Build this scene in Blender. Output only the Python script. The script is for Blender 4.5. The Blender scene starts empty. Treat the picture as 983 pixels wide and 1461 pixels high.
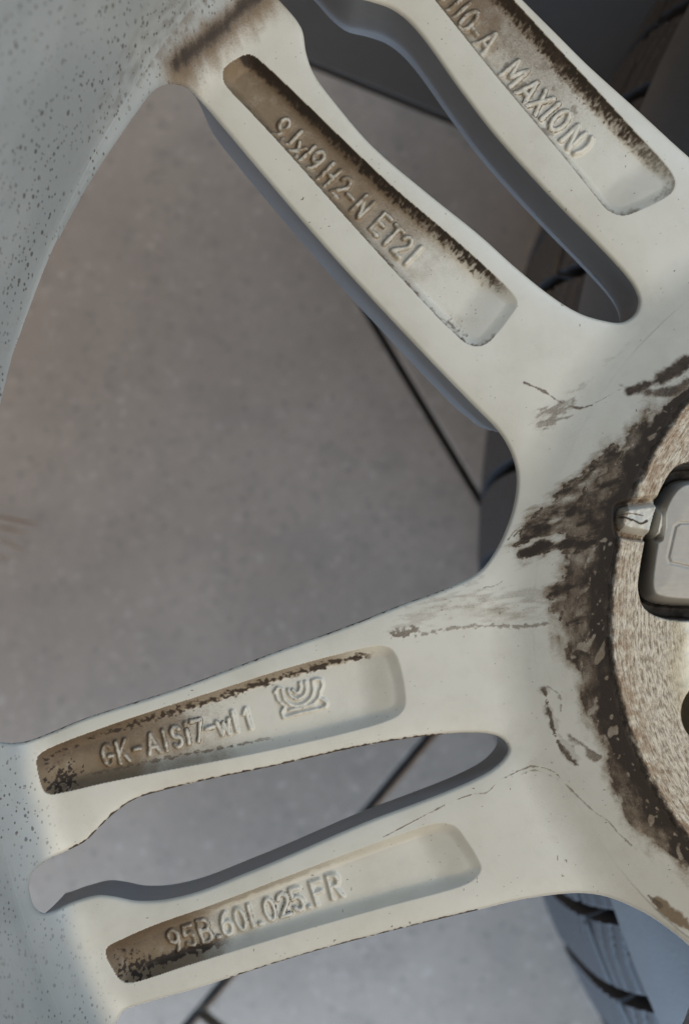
import bpy, math, random
import numpy as np

# ---------------------------------------------------------------- layout (millimetres)
# Origin at the wheel centre, Z along the wheel axis towards the viewer.
MM = 0.001
S = 0.157                 # mm on the spoke plane for one photo pixel
CPX, CPY = 1331.0, 883.0  # wheel centre in photo pixels
VX, VY = 420.0, 880.0     # foot of the camera on the spoke plane, photo pixels
D = 330.0                 # camera height over the spoke plane
CAMX, CAMY = (VX - CPX) * S, (CPY - VY) * S
Z_FLOOR = -252.0
Z_FRONT = -22.5
scene = bpy.context.scene
COL = scene.collection
rng = np.random.default_rng(7)
random.seed(7)

# ---------------------------------------------------------------- camera
cam = bpy.data.cameras.new('camera')
cam.sensor_fit = 'VERTICAL'
cam.sensor_height = 24.0
cam.lens = 24.0 * D / (1461 * S)
cam.shift_x = (491.5 - VX) / 1461
cam.shift_y = (VY - 730.5) / 1461
cam.clip_start = 0.01
cam.clip_end = 60
cam.dof.use_dof = True
cam.dof.focus_distance = (D - 2) * MM
cam.dof.aperture_fstop = 8.5
co = bpy.data.objects.new('camera', cam)
co.location = (CAMX * MM, CAMY * MM, D * MM)
COL.objects.link(co)
scene.camera = co

# ---------------------------------------------------------------- light
w = bpy.data.worlds.new('World')
scene.world = w
w.use_nodes = True
bg = w.node_tree.nodes['Background']
bg.inputs[0].default_value = (0.80, 0.86, 1.0, 1)
bg.inputs[1].default_value = 0.085


def area(name, loc, target, size, sy, power, col):
    l = bpy.data.lights.new(name, 'AREA')
    l.shape = 'RECTANGLE'
    l.size, l.size_y = size, sy
    l.energy = power
    l.color = col
    o = bpy.data.objects.new(name, l)
    COL.objects.link(o)
    o.location = loc
    d = np.array(target) - np.array(loc)
    from mathutils import Vector
    o.rotation_euler = Vector(d).to_track_quat('-Z', 'Y').to_euler()
    return o


area('skylight', (1.10, -0.95, 1.70), (-0.12, 0.0, 0), 1.6, 1.6, 45, (1.0, 0.925, 0.785))
area('cool_floor_fill', (-0.22, -0.52, -0.08), (-0.16, -0.14, -0.25), 0.8, 0.16, 9.0, (0.56, 0.75, 1.0))  # added cool fill close to the floor, no door stands there
area('window_light', (0.24, 0.34, 0.34), (-0.02, 0.12, 0), 0.4, 0.4, 2.4, (0.48, 0.72, 1.0))
lamp = area('warm_floor_fill', (-0.62, 0.28, 0.0), (-0.27, 0.08, -0.25), 0.4, 0.2, 0.52, (1.0, 0.68, 0.40))  # added warm fill that tints the floor at upper left, no lamp there
lamp.data.spread = math.radians(85)
scene.view_settings.view_transform = 'Standard'
scene.view_settings.look = 'None'
scene.view_settings.exposure = 0.0
scene.view_settings.gamma = 1.0
scene.render.engine = 'CYCLES'

# ---------------------------------------------------------------- helpers


def base_h_scalar(r):
    """height of the plain turned wheel body over the spoke plane"""
    return float(body(np.array([r]))[0])


R0, RF = 198.0, 14.5        # start and radius of the fillet into the barrel
R_END = R0 + RF * math.sin(math.radians(74))
R_PAD, H_PAD = 74.8, 11.4
R_CONE, CONE = 95.5, 0.50


def body(r):
    z = np.zeros_like(r)
    t = np.clip((r - R0) / RF, 0, 0.985)
    z = z + RF * (1 - np.sqrt(1 - t * t))
    # cone towards the hub, with a rounded start
    u = R_CONE - r
    k = 4.0
    soft = np.where(u > k, u, np.where(u < -k, 0, (u + k) ** 2 / (4 * k)))
    z = z + np.minimum(soft * CONE, 10.0)
    return z


def at(px, py, z=0.0):
    f = (D - z) / D
    return ((px - VX) * S * f + CAMX, (VY - py) * S * f + CAMY)


def W(px, py, dz=None):
    """photo pixel -> point on the wheel body"""
    z = 0.0 if dz is None else dz
    x, y = at(px, py, z)
    if dz is None:
        for _ in range(8):
            z = 0.5 * z + 0.5 * base_h_scalar(math.hypot(x, y))
            x, y = at(px, py, z)
    return (x, y)


def catmull(P, n=6, closed=True):
    P = np.array(P, float)
    N = len(P)
    out = []
    rngi = range(N) if closed else range(N - 1)
    for i in rngi:
        if closed:
            p0, p1, p2, p3 = P[i - 1], P[i], P[(i + 1) % N], P[(i + 2) % N]
        else:
            p0, p1, p2, p3 = P[max(i - 1, 0)], P[i], P[i + 1], P[min(i + 2, N - 1)]
        # centripetal-like: limit tangents by segment length
        L1 = np.linalg.norm(p2 - p1) + 1e-9
        t1 = (p2 - p0) / (np.linalg.norm(p2 - p1) + np.linalg.norm(p1 - p0) + 1e-9) * L1
        t2 = (p3 - p1) / (np.linalg.norm(p3 - p2) + np.linalg.norm(p2 - p1) + 1e-9) * L1
        for k in range(n):
            t = k / n
            a = 2 * t**3 - 3 * t**2 + 1
            b = t**3 - 2 * t**2 + t
            c = -2 * t**3 + 3 * t**2
            d = t**3 - t**2
            out.append(a * p1 + b * t1 + c * p2 + d * t2)
    if not closed:
        out.append(P[-1])
    return np.array(out)


def rot(P, deg):
    a = math.radians(deg)
    c, s = math.cos(a), math.sin(a)
    P = np.asarray(P)
    return np.stack([P[:, 0] * c - P[:, 1] * s, P[:, 0] * s + P[:, 1] * c], 1)


def seg_dist2(X, Y, P, closed):
    d2 = np.full(X.shape, 1e12, np.float64)
    N = len(P)
    for i in range(N if closed else N - 1):
        ax, ay = P[i]
        bx, by = P[(i + 1) % N]
        dx, dy = bx - ax, by - ay
        L = dx * dx + dy * dy + 1e-12
        t = np.clip(((X - ax) * dx + (Y - ay) * dy) / L, 0, 1)
        ex = X - ax - t * dx
        ey = Y - ay - t * dy
        np.minimum(d2, ex * ex + ey * ey, out=d2)
    return d2


def poly_sdf(X, Y, P, margin=8.0):
    """signed distance (negative inside), exact within `margin` mm of the polygon's box"""
    out = np.full(X.shape, margin, np.float64)
    x0, y0 = P.min(0) - margin
    x1, y1 = P.max(0) + margin
    m = (X > x0) & (X < x1) & (Y > y0) & (Y < y1)
    if not m.any():
        return out
    x, y = X[m], Y[m]
    d = np.sqrt(seg_dist2(x, y, P, True))
    ins = np.zeros(x.shape, bool)
    N = len(P)
    for i in range(N):
        ax, ay = P[i]
        bx, by = P[(i + 1) % N]
        if ay == by:
            continue
        c = ((ay > y) != (by > y)) & (x < (bx - ax) * (y - ay) / (by - ay) + ax)
        ins ^= c
    out[m] = np.where(ins, -d, d)
    return out


def sstep(a, b, x):
    t = np.clip((x - a) / (b - a), 0, 1)
    return t * t * (3 - 2 * t)


_tab = rng.random((256, 256))


def vnoise(X, Y, seed=0):
    X = X + seed * 17.31
    Y = Y + seed * 9.77
    xi = np.floor(X).astype(np.int64)
    yi = np.floor(Y).astype(np.int64)
    fx = X - xi
    fy = Y - yi
    fx = fx * fx * (3 - 2 * fx)
    fy = fy * fy * (3 - 2 * fy)
    a = _tab[xi & 255, yi & 255]
    b = _tab[(xi + 1) & 255, yi & 255]
    c = _tab[xi & 255, (yi + 1) & 255]
    d = _tab[(xi + 1) & 255, (yi + 1) & 255]
    return (a * (1 - fx) + b * fx) * (1 - fy) + (c * (1 - fx) + d * fx) * fy


def fbm(X, Y, size, octv=4, seed=0, ang=0.0, stretch=1.0):
    """fractal noise 0..1; features `size` mm, `stretch` times longer along `ang` degrees"""
    a = math.radians(ang)
    U = (X * math.cos(a) + Y * math.sin(a)) / (size * stretch)
    V = (-X * math.sin(a) + Y * math.cos(a)) / size
    t, amp, s = 0.0, 1.0, 0.0
    for o in range(octv):
        t = t + amp * vnoise(U * 2**o, V * 2**o, seed + o * 3)
        s += amp
        amp *= 0.55
    return t / s


# ---------------------------------------------------------------- outlines of the wheel
BIG_PX = [(242, 117), (264, 121), (285, 140), (320, 181), (356, 224), (446, 330), (527, 420), (620, 519), (680, 581),
          (711, 613), (729, 643), (738, 676), (735, 715), (723, 754), (705, 790), (681, 818), (629, 843), (581, 860),
          (500, 892), (400, 928), (244, 986), (122, 1025), (45, 1056), (16, 1061), (-8, 1056), (-24, 1035), (-31, 1000),
          (-34, 900), (-31, 800), (-19, 680), (2, 565), (25, 488), (71, 366), (112, 285), (152, 220), (203, 146), (222, 124)]
SLOT_LOW_PX = [(228, 1130), (191, 1142), (163, 1161), (142, 1181), (122, 1201), (98, 1214), (65, 1230), (47, 1244),
               (41, 1262), (45, 1287), (53, 1300), (66, 1304), (102, 1289), (138, 1279), (163, 1281), (195, 1287),
               (236, 1285), (285, 1273), (346, 1249), (400, 1227), (520, 1175), (597, 1146), (655, 1123), (698, 1102),
               (719, 1084), (726, 1069), (717, 1055), (702, 1048.5), (675, 1046), (636, 1048), (578, 1055), (520, 1065),
               (460, 1078), (400, 1092), (285, 1116)]
SLOT_UP_PX = [(402, 0), (430, 36), (437, 72), (448, 102), (473, 137), (531, 205), (608, 271), (685, 333), (736, 379),
              (787, 420), (828, 445), (864, 456), (889, 458), (907, 446), (912, 425), (900, 399), (864, 358), (787, 279),
              (710, 194), (659, 128), (608, 56), (582, 26), (557, 8), (528, -2), (500, -9), (478, -25), (452, -55),
              (430, -85), (405, -100), (372, -88), (355, -62), (372, -32)]
THIRD_EDGE_PX = [(163, 1466), (175, 1446), (195, 1437), (285, 1411), (400, 1374), (468, 1354), (596, 1321), (680, 1301),
                 (742, 1286), (787, 1279), (824, 1276), (857, 1279), (886, 1288), (927, 1308), (960, 1331), (985, 1352),
                 (1006, 1376), (1018, 1405), (1022, 1440), (1016, 1480), (1000, 1515)]
TOP_EDGE_PX = [(700, -52), (750, 0), (795, 45), (839, 89), (913, 156), (983, 220), (1010, 240), (1040, 248)]


def WW(P, dz=None):
    return np.array([W(p[0], p[1], dz) for p in P])


big = WW(BIG_PX)
slot_low = WW(SLOT_LOW_PX)
slot_up = WW(SLOT_UP_PX)
DA = 61.5
big_dn = rot(big, DA)          # the opening below the lower pair of spokes
big_up = rot(big, -DA)
third_edge = WW(THIRD_EDGE_PX)
top_edge = WW(TOP_EDGE_PX)


def splice(base, edge):
    """replace the stretch of `base` next to `edge` by the traced edge"""
    i = int(np.argmin(((base - edge[0])**2).sum(1)))
    j = int(np.argmin(((base - edge[-1])**2).sum(1)))
    N = len(base)
    run = lambda a, b: [base[k % N] for k in range(a, b + (N if b < a else 0) + 1)]
    one, two = run(j + 1, i - 1 if i > 0 else N - 1), run((i + 1) % N, (j - 1) % N)
    if len(one) >= len(two):
        return np.array(list(edge) + one)
    return np.array(list(edge) + two[::-1])


third = splice(big_dn, third_edge)
top4 = splice(big_up, top_edge)
PAIR = [-1 * (360 - DA) / 5 * k for k in range(1, 5)]     # the unseen pairs, turned from the upper pair
openings = [catmull(p) for p in (big, slot_low, slot_up, third, top4)]
for k in range(1, 5):
    openings.append(catmull(rot(slot_up, PAIR[k - 1]), 4))
for k in range(1, 4):
    openings.append(catmull(rot(top4, PAIR[k - 1]), 4))

PD = 3.6      # depth of the cast pockets
PK1 = [(322, 96), (318, 108), (322, 122), (350, 152), (400, 206), (500, 318), (560, 384), (610, 438), (648, 476), (668, 492),
       (686, 494), (702, 484), (732, 446), (738, 434), (732, 420), (700, 388), (640, 334), (560, 266), (480, 190), (420, 132),
       (368, 84), (355, 78), (342, 82)]
PK2 = [(540, -92), (570, -60), (620, 0), (700, 100), (760, 172), (810, 232), (850, 282), (866, 300), (886, 308), (904, 304),
       (946, 284), (960, 272), (962, 256), (948, 234), (900, 182), (840, 116), (790, 62), (735, 2), (690, -46), (620, -110), (580, -112)]
PK3 = [(56, 1078), (54, 1090), (60, 1118), (66, 1130), (78, 1133), (150, 1117), (240, 1099), (330, 1082), (420, 1063),
       (500, 1044), (560, 1026), (575, 1014), (579, 998), (574, 962), (566, 936), (556, 924), (538, 921), (480, 934), (400, 956),
       (300, 988), (200, 1020), (120, 1048), (70, 1068)]
PK4 = [(153, 1352), (153, 1366), (166, 1390), (175, 1400), (190, 1402), (260, 1380), (350, 1352), (450, 1322), (560, 1291),
       (640, 1270), (672, 1258), (686, 1242), (682, 1226), (662, 1194), (648, 1178), (626, 1174), (590, 1184), (500, 1216),
       (400, 1254), (300, 1292), (220, 1320), (170, 1342)]
pk_raw = [WW(p, -0.2) for p in (PK1, PK2, PK3, PK4)]
pockets = [catmull(p, 4) for p in pk_raw]
for k in range(4):
    for q in (0, 1):
        pockets.append(catmull(rot(pk_raw[q], PAIR[k]), 3))

# hub details
BOSS_PX = [(985, 683), (966, 690), (951, 708), (940, 735), (931, 775), (925, 815), (924, 838), (930, 852), (948, 859), (985, 862),
           (1040, 862), (1062, 850), (1066, 820), (1062, 740), (1050, 700), (1030, 684)]
REC_PX = [(985, 660), (962, 668), (942, 700), (930, 735), (920, 775), (913, 815), (911, 842), (920, 868), (946, 882), (985, 886),
          (1050, 886), (1078, 866), (1084, 820), (1080, 735), (1064, 684), (1036, 662)]
NOTCH_PX = [(874, 728), (878, 718), (905, 712), (940, 712), (940, 772), (920, 774), (890, 770), (876, 764)]
BLOCK_PX = [(880, 736), (884, 727), (900, 723), (940, 722), (940, 764), (910, 761), (888, 757), (880, 750)]
boss = catmull(WW(BOSS_PX, H_PAD), 4)
recess = catmull(WW(REC_PX, H_PAD), 4)
notch = catmull(WW(NOTCH_PX, 9.0), 3)
block = catmull(WW(BLOCK_PX, 9.0), 3)
bolt_c = np.array(W(1021, 1018, H_PAD))
bolts = [rot(bolt_c[None], 72 * k)[0] for k in range(5)]

# ---------------------------------------------------------------- cast lettering: stroke glyphs in a 0.62 x 1 box


def arc(cx, cy, rx, ry, a0, a1, n=12):
    return [(cx + rx * math.cos(math.radians(a0 + (a1 - a0) * i / n)), cy + ry * math.sin(math.radians(a0 + (a1 - a0) * i / n)))
            for i in range(n + 1)]


G = {
    '9': [arc(.3, .7, .25, .29, 0, 360, 16), [(.55, .7), (.53, .4), (.42, .12), (.3, 0)]],
    '6': [arc(.3, .3, .25, .29, 0, 360, 16), [(.05, .3), (.08, .62), (.2, .88), (.34, 1)]],
    'J': [[(.48, 1), (.48, .28)] + arc(.27, .26, .21, .25, 0, -170, 8)],
    'x': [[(.04, .02), (.52, .66)], [(.04, .66), (.52, .02)]],
    'X': [[(.02, 0), (.6, 1)], [(.02, 1), (.6, 0)]],
    '1': [[(.14, .78), (.32, 1), (.32, 0)]],
    'l': [[(.3, 1), (.3, 0)]],
    'I': [[(.3, 1), (.3, 0)]],
    'i': [[(.3, .66), (.3, 0)], [(.3, .92), (.3, .98)]],
    'H': [[(.04, 0), (.04, 1)], [(.56, 0), (.56, 1)], [(.04, .5), (.56, .5)]],
    '2': [arc(.3, .72, .25, .27, 165, -30, 10) + [(.05, 0), (.58, 0)]],
    '-': [[(.08, .46), (.48, .46)]],
    'N': [[(.04, 0), (.04, 1), (.58, 0), (.58, 1)]],
    'E': [[(.55, 1), (.06, 1), (.06, 0), (.55, 0)], [(.06, .52), (.46, .52)]],
    'F': [[(.55, 1), (.06, 1), (.06, 0)], [(.06, .52), (.46, .52)]],
    'T': [[(.02, 1), (.6, 1)], [(.31, 1), (.31, 0)]],
    'M': [[(.0, 0), (.03, 1), (.36, .3), (.69, 1), (.72, 0)]],
    'A': [[(.0, 0), (.32, 1), (.64, 0)], [(.12, .34), (.52, .34)]],
    'O': [arc(.31, .5, .29, .5, 0, 360, 18)],
    '0': [arc(.31, .5, .25, .5, 0, 360, 18)],
    'G': [arc(.31, .5, .28, .5, 45, 330, 14) + [(.58, .42), (.36, .42)]],
    'K': [[(.05, 0), (.05, 1)], [(.56, 1), (.08, .42)], [(.22, .6), (.58, 0)]],
    'S': [arc(.3, .74, .24, .26, 30, 270, 9) + arc(.3, .25, .25, .25, 90, -150, 9)],
    '7': [[(.04, 1), (.58, 1), (.22, 0)]],
    'w': [[(.0, .66), (.17, 0), (.34, .55), (.5, 0), (.67, .66)]],
    'a': [arc(.28, .3, .24, .3, 0, 360, 12), [(.54, .62), (.54, 0)]],
    '5': [[(.54, 1), (.12, 1), (.08, .56)] + arc(.29, .32, .26, .31, 120, -150, 10)],
    'B': [[(.06, 0), (.06, 1), (.34, 1)] + arc(.36, .77, .18, .23, 90, -90, 6) + [(.06, .53)],
          [(.36, .53)] + arc(.36, .265, .22, .265, 90, -90, 6) + [(.06, 0)]],
    'R': [[(.06, 0), (.06, 1), (.34, 1)] + arc(.36, .76, .2, .24, 90, -90, 6) + [(.06, .52)], [(.3, .5), (.58, 0)]],
    '.': [[(.26, .05), (.32, .05)]],
    ')': [arc(-.1, .5, .42, .62, -52, 52, 10)],
}
TEXT = [
    # chars with the photo pixel of each centre, direction of writing (deg, image), height px
    (0, 45.0, 31, [('9', 402, 184), ('J', 416, 197), ('x', 429, 212), ('l', 439, 221), ('9', 451, 230), ('H', 470, 251), ('2', 488, 268),
                   ('-', 501, 281), ('N', 517, 296), ('E', 543, 321), ('T', 559, 338), ('2', 575, 352), ('l', 590, 365)]),
    (1, 47.5, 34, [('1', 640, -6), ('l', 650, 8), ('l', 658, 17), ('0', 668, 31), ('-', 679, 46), ('A', 694, 61), ('M', 733, 106), ('A', 753, 130),
                   ('X', 770, 147), ('I', 784, 160), ('O', 798, 173), ('N', 817, 196), (')', 834, 212)]),
    (2, -14.0, 29, [('G', 155, 1077), ('K', 176, 1072), ('-', 197, 1067), ('A', 218, 1061), ('l', 236, 1056), ('S', 253, 1051), ('i', 268, 1046),
                    ('7', 283, 1042), ('-', 300, 1037), ('w', 319, 1033), ('l', 335, 1029), ('1', 354, 1025)]),
    (3, -17.0, 31, [('9', 250, 1341), ('5', 271, 1335), ('B', 293, 1328), ('.', 309, 1323), ('6', 324, 1317), ('0', 343, 1311), ('l', 358, 1306),
                    ('.', 369, 1304), ('0', 385, 1297), ('2', 405, 1290), ('5', 424, 1283), ('.', 438, 1280), ('F', 454, 1273), ('R', 477, 1264)]),
]
strokes = []      # (polyline mm, half width mm, height mm, pocket)
for pk, ang, hpx, chars in TEXT:
    a = math.radians(ang)
    ux, uy = math.cos(a), math.sin(a)          # writing direction, image px
    vx, vy = math.sin(a), -math.cos(a)         # up of the letters, image px
    for ch, cx, cy in chars:
        wd = {'M': .72, 'w': .67, 'x': .56}.get(ch, .62)
        hh = hpx * random.uniform(.96, 1.05)
        ja = random.uniform(-.05, .05)
        for st in G[ch]:
            P = []
            for gx, gy in st:
                x = (gx - wd / 2 + ja * (gy - .5)) * hh * 0.86
                y = (gy - .5) * hh
                P.append(at(cx + ux * x + vx * y, cy + uy * x + vy * y, -PD))
            hw = 0.47 if pk != 1 else 0.52
            strokes.append((np.array(P), hw, 0.95 * random.uniform(.85, 1.1), pk))
# foundry emblem beside the alloy code
EMB = [[(392, 988), (397, 982), (402, 983)],
       [(393, 988), (398, 1000), (406, 1008), (402, 1016), (405, 1024)],
       [(405, 1024), (430, 1017), (463, 1009), (466, 1003), (460, 998)],
       [(402, 984), (406, 997), (417, 1006), (432, 1005), (443, 996), (447, 984), (446, 972)],
       [(411, 984), (415, 993), (424, 997), (433, 993), (437, 985), (436, 973)],
       [(418, 984), (422, 988), (427, 987), (429, 980), (428, 975)],
       [(446, 971), (452, 969), (458, 970), (460, 978), (457, 986), (455, 995), (448, 1003)],
       [(455, 996), (462, 998)], [(413, 1013), (448, 1004)]]
for e in EMB:
    P = catmull(e, 4, closed=False)
    strokes.append((np.array([at(p[0], p[1], -PD) for p in P]), 0.34, 0.75, 2))

# ---------------------------------------------------------------- the wheel's back as one relief, split into its parts
PARTS = {}


def put(key, verts, faces, normals, attrs):
    PARTS.setdefault(key, []).append((verts, faces, normals, attrs))


SP_LOW, SP_UP = 196.4, 135.0
slot_axes = [SP_LOW, SP_UP] + [SP_UP + PAIR[k] for k in range(4)]


def spoke_key(ang):
    """index of the spoke for each angle (deg): pair*2 + side"""
    best = np.full(ang.shape, 1e9)
    key = np.zeros(ang.shape, int)
    for i, a in enumerate(slot_axes):
        d = (ang - a + 180) % 360 - 180
        m = np.abs(d) < best
        best = np.where(m, np.abs(d), best)
        key = np.where(m, i * 2 + (d > 0), key)
    return key


def polyline_field(X, Y, xs, ys, P, reach):
    """slice of the grid near the polyline and distance to it"""
    P = np.asarray(P)
    i0 = np.searchsorted(xs, P[:, 0].min() - reach)
    i1 = np.searchsorted(xs, P[:, 0].max() + reach)
    j0 = np.searchsorted(ys, P[:, 1].min() - reach)
    j1 = np.searchsorted(ys, P[:, 1].max() + reach)
    if i1 - i0 < 2 or j1 - j0 < 2:
        return None
    sl = (slice(j0, j1), slice(i0, i1))
    return sl, np.sqrt(seg_dist2(X[sl], Y[sl], P, False))


def upsample(A, fy, fx):
    """bilinear upsampling of samples at every fy/fx-th grid point"""
    ny, nx = A.shape
    yy = np.arange((ny - 1) * fy + 1) / fy
    xx = np.arange((nx - 1) * fx + 1) / fx
    y0 = np.minimum(yy.astype(int), ny - 2)
    x0 = np.minimum(xx.astype(int), nx - 2)
    ty = (yy - y0)[:, None]
    tx = (xx - x0)[None]
    B = A[y0] * (1 - ty) + A[y0 + 1] * ty
    return B[:, x0] * (1 - tx) + B[:, x0 + 1] * tx


def sdf_grid(X, Y, P, sub, margin):
    if sub == 1:
        return poly_sdf(X, Y, P, margin)
    return upsample(poly_sdf(X[::sub, ::sub], Y[::sub, ::sub], P, margin), sub, sub)


def relief(x0, x1, y0, y1, step, hole=None, fine=False):
    sub = 3 if fine else 1
    nx = int(round((x1 - x0) / step / sub)) * sub + 1
    ny = int(round((y1 - y0) / step / sub)) * sub + 1
    xs = x0 + np.arange(nx) * step
    ys = y0 + np.arange(ny) * step
    X, Y = np.meshgrid(xs, ys)
    Rr = np.hypot(X, Y)
    marg = 9.0 if fine else 6.0
    # metal: m < 0
    m = Rr - R_END
    for P in openings:
        np.maximum(m, -sdf_grid(X, Y, P, sub, marg), out=m)
    np.maximum(m, 33.3 - Rr, out=m)
    for b in bolts:
        np.maximum(m, 7.4 - np.hypot(X - b[0], Y - b[1]), out=m)
    # height
    h = body(Rr)
    Rn = Rr + (1.3 * (fbm(X, Y, 2.0, 4, 15) - .5) if fine else 0)
    pad = sstep(R_PAD + 0.6, R_PAD - 0.8, Rn)
    h = h * (1 - pad) + H_PAD * pad
    # pockets
    pdep = np.zeros_like(X)
    pin = np.zeros_like(X)
    sp_mid = None
    for i, P in enumerate(pockets):
        d = sdf_grid(X, Y, P, sub, 4.0)
        wall = 2.7
        t = np.clip(-d / wall, 0, 1)
        prof = 0.75 * (1 - (1 - t)**2.2) + 0.25 * t * t * (3 - 2 * t)
        # the inner end runs out in a gentle ramp
        c = P[np.argmin(np.hypot(P[:, 0], P[:, 1]))]
        rin = math.hypot(*c)
        ramp = 0.30 + 0.70 * sstep(0, 10.5, Rr - rin)
        pdep = np.maximum(pdep, PD * prof * ramp)
        pin = np.maximum(pin, (d < 0) * 1.0)
    h = h - pdep
    # hub: recess with its boss, the interrupted ring
    bossm = np.zeros_like(X, int)
    recm = np.zeros_like(X, int)
    blockm = np.zeros_like(X, bool)
    for k in range(5):
        rc = poly_sdf(X, Y, rot(recess, 72 * k), 4.0) if not (fine and k) else None
        if rc is None:
            continue
        bs = poly_sdf(X, Y, rot(boss, 72 * k), 4.0)
        h = h - (10.0) * sstep(0.25, -0.9, rc)
        up = sstep(0.9, -1.3, bs)
        h = h + (9.9 + 0.35 * sstep(0, -5, bs)) * up
        bossm = np.maximum(bossm, (bs < 0.35) * (k + 1))
        recm = np.maximum(recm, ((rc < 0.1) & (bs >= 0.35)) * (k + 1))
    letter = np.zeros_like(X)
    if fine:
        nt = poly_sdf(X, Y, notch, 3.0)
        bl = poly_sdf(X, Y, block, 3.0)
        blockm = bl < 0.45
        k = sstep(0.2, -0.6, nt)
        h = h * (1 - k) + np.minimum(h, 8.0) * k
        h = h + sstep(0.5, -1.0, bl) * (3.6 + 0.7 * (fbm(X, Y, 1.6, 3, 5) - .5)) * k
        # engraved rectangle on the boss
        rect = [at(p[0], p[1], H_PAD + .4) for p in
                [(1000, 745), (970, 746), (963, 751), (953, 795), (956, 803), (983, 809), (1006, 812), (1016, 806), (1018, 750), (1000, 745)]]
        r = polyline_field(X, Y, xs, ys, rect, 1.2)
        if r:
            sl, d = r
            h[sl] -= 0.35 * sstep(0.42, 0.12, d)
        wear = 0.32 * (fbm(X, Y, 1.1, 3, 23) - .5)
        for P, hw, ht, pk in strokes:
            r = polyline_field(X, Y, xs, ys, P, 1.6)
            if r is None:
                continue
            sl, d = r
            d = d + wear[sl]
            np.maximum(letter[sl], ht * sstep(hw * 1.8, hw * 0.3, d), out=letter[sl])
        # worn, uneven casting
        letter *= 0.55 + 0.85 * fbm(X, Y, 2.4, 3, 21)
        h = h + letter
    # cast unevenness and soft crowns towards the edges
    if fine:
        h = h + 0.10 * (fbm(X, Y, 14, 2, 2) - .5) + 0.012 * (fbm(X, Y, 1.0, 2, 4) - .5) + 0.05 * pin * (fbm(X, Y, 2.2, 3, 9) - .5)
    dd = np.maximum(-m, 0)
    outer = sstep(R_END - 1.5, R_END - 6, Rr)
    h = h - 0.75 * np.exp(-dd / 2.4) * outer * (Rr > 90)
    h_flat = h.copy()
    re = 0.85
    q = np.clip(re - dd, 0, re)
    h = h - (re - np.sqrt(re * re - q * q)) * np.where(Rr > R_END - 0.9, 0, 1)
    # faces
    inm = m < 0
    f = inm[:-1, :-1] | inm[:-1, 1:] | inm[1:, :-1] | inm[1:, 1:]
    if hole is not None:
        cx, cy = xs[:-1] + step / 2, ys[:-1] + step / 2
        hx = (cx > hole[0]) & (cx < hole[1])
        hy = (cy > hole[2]) & (cy < hole[3])
        f &= ~(hy[:, None] & hx[None])
    used = np.zeros_like(inm)
    used[:-1, :-1] |= f
    used[:-1, 1:] |= f
    used[1:, :-1] |= f
    used[1:, 1:] |= f
    # pull the outside vertices back onto the outline
    gy, gx = np.gradient(m, step)
    g2 = gx * gx + gy * gy + 1e-9
    out = used & ~inm
    Xs, Ys = X.copy(), Y.copy()
    Xs[out] -= (m * gx / g2)[out]
    Ys[out] -= (m * gy / g2)[out]
    rs = np.hypot(Xs, Ys)
    h[out] = (h_flat - re)[out]
    o2 = out & (rs > R_END - 0.5)
    h[o2] = body(rs[o2])
    V = np.stack([Xs, Ys, h], -1).reshape(-1, 3)
    # normals over the whole relief, so that part seams do not show
    du = np.zeros_like(V.reshape(ny, nx, 3))
    dv = np.zeros_like(du)
    A = V.reshape(ny, nx, 3)
    du[:, 1:-1] = A[:, 2:] - A[:, :-2]
    du[:, 0] = A[:, 1] - A[:, 0]
    du[:, -1] = A[:, -1] - A[:, -2]
    dv[1:-1] = A[2:] - A[:-2]
    dv[0] = A[1] - A[0]
    dv[-1] = A[-1] - A[-2]
    Nn = np.cross(du, dv)
    hy_, hx_ = np.gradient(h_flat if False else h, step)
    Ng = np.stack([-hx_, -hy_, np.ones_like(h)], -1)
    # near the outline lean on the analytic roll-over instead of the raw differences
    edge = (dd < re + step) & used & (Rr < R_END - 1.0)
    gl = np.sqrt(g2)
    qq = np.clip((re - dd) / re, 0, 0.97)
    sl_ = qq / np.sqrt(1 - qq * qq)
    hyf, hxf = np.gradient(h_flat, step)
    Ne = np.stack([-hxf + sl_ * gx / gl, -hyf + sl_ * gy / gl, np.ones_like(h)], -1)
    Nn = np.where(edge[..., None], Ne, Ng)
    Nn /= np.linalg.norm(Nn, axis=-1, keepdims=True)
    Nn = Nn.reshape(-1, 3)
    # dirt
    grime = np.zeros_like(X)
    dust = np.zeros_like(X)
    if fine:
        grime, dust = dirt(X, Y, xs, ys, Rr, m, pdep, pin, letter, h)
    # part of every face
    fj, fi = np.nonzero(f)
    fcx, fcy = xs[fi] + step / 2, ys[fj] + step / 2
    fr = np.hypot(fcx, fcy)
    fa = np.degrees(np.arctan2(fcy, fcx)) % 360
    sk = spoke_key(fa)
    key = sk * 4
    key = np.where((pdep[fj, fi] > 0.02), sk * 4 + 1, key)
    key = np.where((letter[fj, fi] > 0.06), sk * 4 + 2, key)
    key = np.where(fr < 96.5, 100, key)
    key = np.where(fr < R_PAD + 0.3, 101, key)
    key = np.where((bossm[fj, fi] > 0), 102 + bossm[fj, fi], key)
    key = np.where((recm[fj, fi] > 0), 109 + recm[fj, fi], key)
    key = np.where(blockm[fj, fi], 120, key)
    idx = np.arange(nx * ny).reshape(ny, nx)
    quads = np.stack([idx[fj, fi], idx[fj, fi + 1], idx[fj + 1, fi + 1], idx[fj + 1, fi]], 1)
    ga, da = grime.reshape(-1), dust.reshape(-1)
    for k in np.unique(key):
        Q = quads[key == k]
        u, inv = np.unique(Q, return_inverse=True)
        put(int(k), V[u], inv.reshape(Q.shape), Nn[u], (ga[u], da[u]))
    # side walls below the outline
    F = np.zeros((ny + 1, nx + 1), bool)
    F[1:-1, 1:-1] = False
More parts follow.
